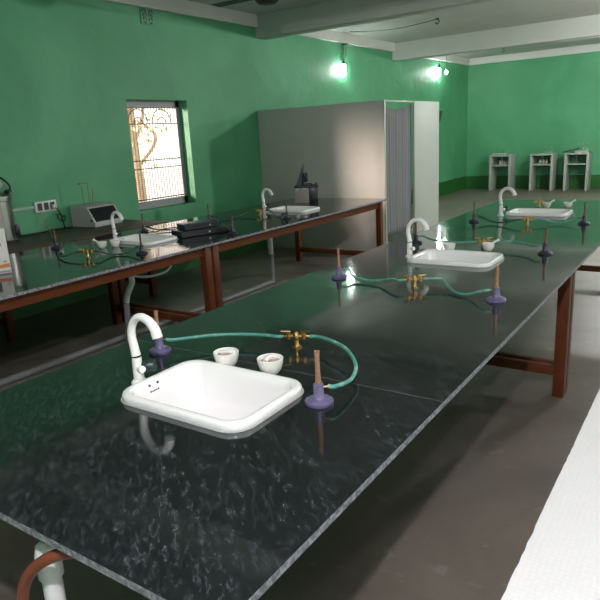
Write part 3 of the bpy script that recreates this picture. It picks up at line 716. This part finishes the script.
t0 = thing('white_tray', 'white tray of small bottles on the third far cabinet', 'tray', (-2.84, 16.40, .90))
one('box', (-.15, -.12, 0), (.15, .12, .05), bevel=.006).done('tray', M['cabinet'], t0)
for k in range(3): copy_thing(q1, 'thin bottle standing in the white tray on the third cabinet', (-2.93 + .09 * k, 16.40, .95), None, 'bottles in the white tray')

# ------------------------------------------------------------------ lamps, fan, vent
def cfl(label, loc, m, name='hanging_lamp', cordtop=3.195):
    t = thing(name, label, 'lamp', loc)
    b = MB()
    for k in range(3):
        a = k * 2 * PI / 3; c = Vector((.020 * math.cos(a), .020 * math.sin(a), 0)); e = Vector((.020 * math.cos(a + .9), .020 * math.sin(a + .9), 0))
        b.tube([c + Vector((0, 0, .0)), c + Vector((0, 0, -.15)), (c + e) / 2 + Vector((0, 0, -.165)), e + Vector((0, 0, -.15)), e], .0085, 8, 4)
    b.done('glowing_tube', m, t)
    one('lathe', [(.026, .0), (.028, .02), (.022, .05), (.016, .06), (.016, .09)]).done('holder', M['holder'], t)
    one('cyl', (0, 0, .09), (0, 0, cordtop - loc[2]), .004, n=8).done('cord', M['cord'], t)
    return t
l1 = cfl('glowing lamp hanging by the wall above the grey partition', (-5.772, 10.09, 2.835), M['bulb'], cordtop=3.36)
b = MB(); b.tube([(.02, -.02, .34), (.04, .04, .30), (.02, .07, .27), (.04, .02, .235), (.015, .06, .20), (.04, .03, .16), (.015, .01, .12)], .006, 6); b.box((-.01, -.02, .325), (.07, .05, .345)); b.done('wire_coil', M['holder'], l1)
l2 = cfl('glowing lamp by the window wall, near the far corner', (-5.772, 14.60, 3.01), M['bulb2'], cordtop=3.36)
t = thing('globe_bulb', 'small round bulb hanging next to the far lamp', 'lamp', (-5.60, 14.60, 2.90))
one('lathe', [(.012, .055), (.024, .035), (.033, .0), (.026, -.025), (.008, -.038)]).done('globe', M['bulb_small'], t)
one('lathe', [(.015, .052), (.016, .09), (.006, .10)]).done('holder', M['holder'], t)
one('cyl', (0, 0, .10), (0, 0, .44), .004, n=8).done('cord', M['cord'], t)
o = one('tube', [(-5.60, 10.05, 3.352), (-5.2, 10.28, 3.335), (-4.8, 10.36, 3.335), (-4.4, 10.28, 3.345), (-4.10, 10.19, 3.353)], .004, 6).done('ceiling_wire', M['cord']); tag(o, 'thin wire across the ceiling towards the lamp over partition', 'wire')
def hook(label, loc):
    t = thing('ceiling_hook', label, 'hook', loc, 0, 'fan hooks in the ceiling')
    one('lathe', [(.03, 0), (.03, -.012), (.012, -.02)]).done('plate', M['holder'], t)
    one('tube', [(0, 0, -.015), (.03, 0, -.05), (.0, 0, -.085), (-.03, 0, -.05)], .008, 8).done('hook', M['holder'], t)
    return t
h0 = hook('metal fan hook at the end of the ceiling wire', (-4.05, 10.15, H))
copy_thing(h0, 'metal fan hook in the ceiling bay before the far wall', (-4.5, 15.3, H))

t = thing('ceiling_fan', 'dark ceiling fan, only its underside showing at the top', 'fan', (-4.10, 5.61, 3.005))
one('lathe', [(.03, -.012), (.09, -.008), (.125, .02), (.13, .06), (.09, .10), (.03, .12)], n=32).done('motor', M['fan'], t)
one('cyl', (0, 0, .12), (0, 0, H - 3.005), .012).done('rod', M['fan'], t)
for k in range(3):
    a = math.atan2(.5575, .8284) + math.radians(27 + 120 * k); R = Matrix.Rotation(a, 3, 'Z') @ Matrix.Rotation(.03, 3, 'X')
    p = MB(); vs = p.box((-.28, -.065, -.003), (.28, .065, .003))
    for v in vs: v.co = R @ (v.co + Vector((.42, 0, .075)))
    p.done('blade', M['fan'], t)

t = thing('wall_vent', 'small pierced vent block high on the wall above window', 'vent', (XW, 5.53, 3.105))
one('box', (0, -.105, -.092), (.012, .105, .092), bevel=.003).done('block', M['wall'], t)
b = MB()
for sy in (-1, 1):
    for y, z, ry, rz_, an in ((.035, .060, .030, .012, .9), (.075, .062, .012, .022, .3), (.060, .020, .030, .011, -.7), (.022, .018, .009, .020, .2), (.062, -.022, .011, .022, .35), (.024, -.030, .009, .020, -.2), (.045, -.070, .030, .011, .3)):
        ca, sa = math.cos(an * sy), math.sin(an * sy)
        ring = [Vector((.0122, sy * y + ry * math.cos(q) * ca - rz_ * math.sin(q) * sa, z + ry * math.cos(q) * sa + rz_ * math.sin(q) * ca)) for q in [2 * PI * k / 10 for k in range(10)]]
        b.loft([ring, [p + Vector((.0012, 0, 0)) for p in ring]])
b.done('openings', M['panelblack'], t)

# ------------------------------------------------------------------ light
def light(name, kind, loc, power, col=(1, 1, 1), size=.05, **k):
    l = bpy.data.lights.new(name, kind); l.energy = power; l.color = col
    o = bpy.data.objects.new(name, l); COL.objects.link(o); o.location = loc
    if kind in ('POINT', 'SPOT'): l.shadow_soft_size = size
    for a, v in k.items(): setattr(l, a, v)
    return o
light('key_light', 'POINT', (.22, -.35, 2.96), 285, (1, .94, .985), .045)  # unseen key light above the camera, in place of its flash
light('fill_light_bay', 'POINT', (-1.5, 13.4, 2.95), 200, (1, .99, .96), .06)  # unseen fill, added to brighten the far floor
light('fill_light_far', 'POINT', (.6, 9.9, 2.9), 380, (1, .99, .97), .06)  # unseen fill, added to brighten the far end of the room
sun = light('sun', 'SUN', (-15, 0, 8), 17, (1, .80, .70)); sun.data.angle = math.radians(19)
d = Vector((.66, .70, -.19)); sun.rotation_euler = d.to_track_quat('-Z', 'Y').to_euler()
w = bpy.data.worlds.new('world'); S.world = w; w.use_nodes = True
bg = w.node_tree.nodes['Background']; bg.inputs[0].default_value = (1, .97, .97, 1); bg.inputs[1].default_value = 4.7
for i, (ya, yb, xx, za, zb, sgn) in enumerate([(a, c, XE + .19, EZ0, EZ1, 1) for a, c in EW] + [(WY0, WY1, XW - TH + .01, WZ0, WZ1, -1)]):
    l = bpy.data.lights.new('sky_portal', 'AREA'); l.shape = 'RECTANGLE'; l.size = yb - ya; l.size_y = zb - za; l.cycles.is_portal = True
    o = bpy.data.objects.new('sky_portal', l); COL.objects.link(o); o.location = (xx, (ya + yb) / 2, (za + zb) / 2)
    o.rotation_euler = Vector((-sgn, 0, 0)).to_track_quat('-Z', 'Y').to_euler()

# ------------------------------------------------------------------ camera
cd = bpy.data.cameras.new('camera'); cam = bpy.data.objects.new('camera', cd); COL.objects.link(cam)
cd.sensor_width = 36; cd.lens = 36 * 611.02 / 600; cd.clip_start = .05
yaw, pitch, roll = map(math.radians, (-34.7615, -15.0191, 3.1705))
fw = Vector((math.sin(yaw) * math.cos(pitch), math.cos(yaw) * math.cos(pitch), math.sin(pitch)))
rt = Vector((math.cos(yaw), -math.sin(yaw), 0)); up = rt.cross(fw)
r2 = rt * math.cos(roll) - up * math.sin(roll); u2 = rt * math.sin(roll) + up * math.cos(roll)
cam.matrix_world = Matrix(((r2.x, u2.x, -fw.x, 0), (r2.y, u2.y, -fw.y, 0), (r2.z, u2.z, -fw.z, 1.6532), (0, 0, 0, 1)))
S.camera = cam
S.view_settings.view_transform = 'Standard'; S.view_settings.look = 'None'; S.view_settings.gamma = 1
S.view_settings.exposure = 0; S.view_settings.use_curve_mapping = False
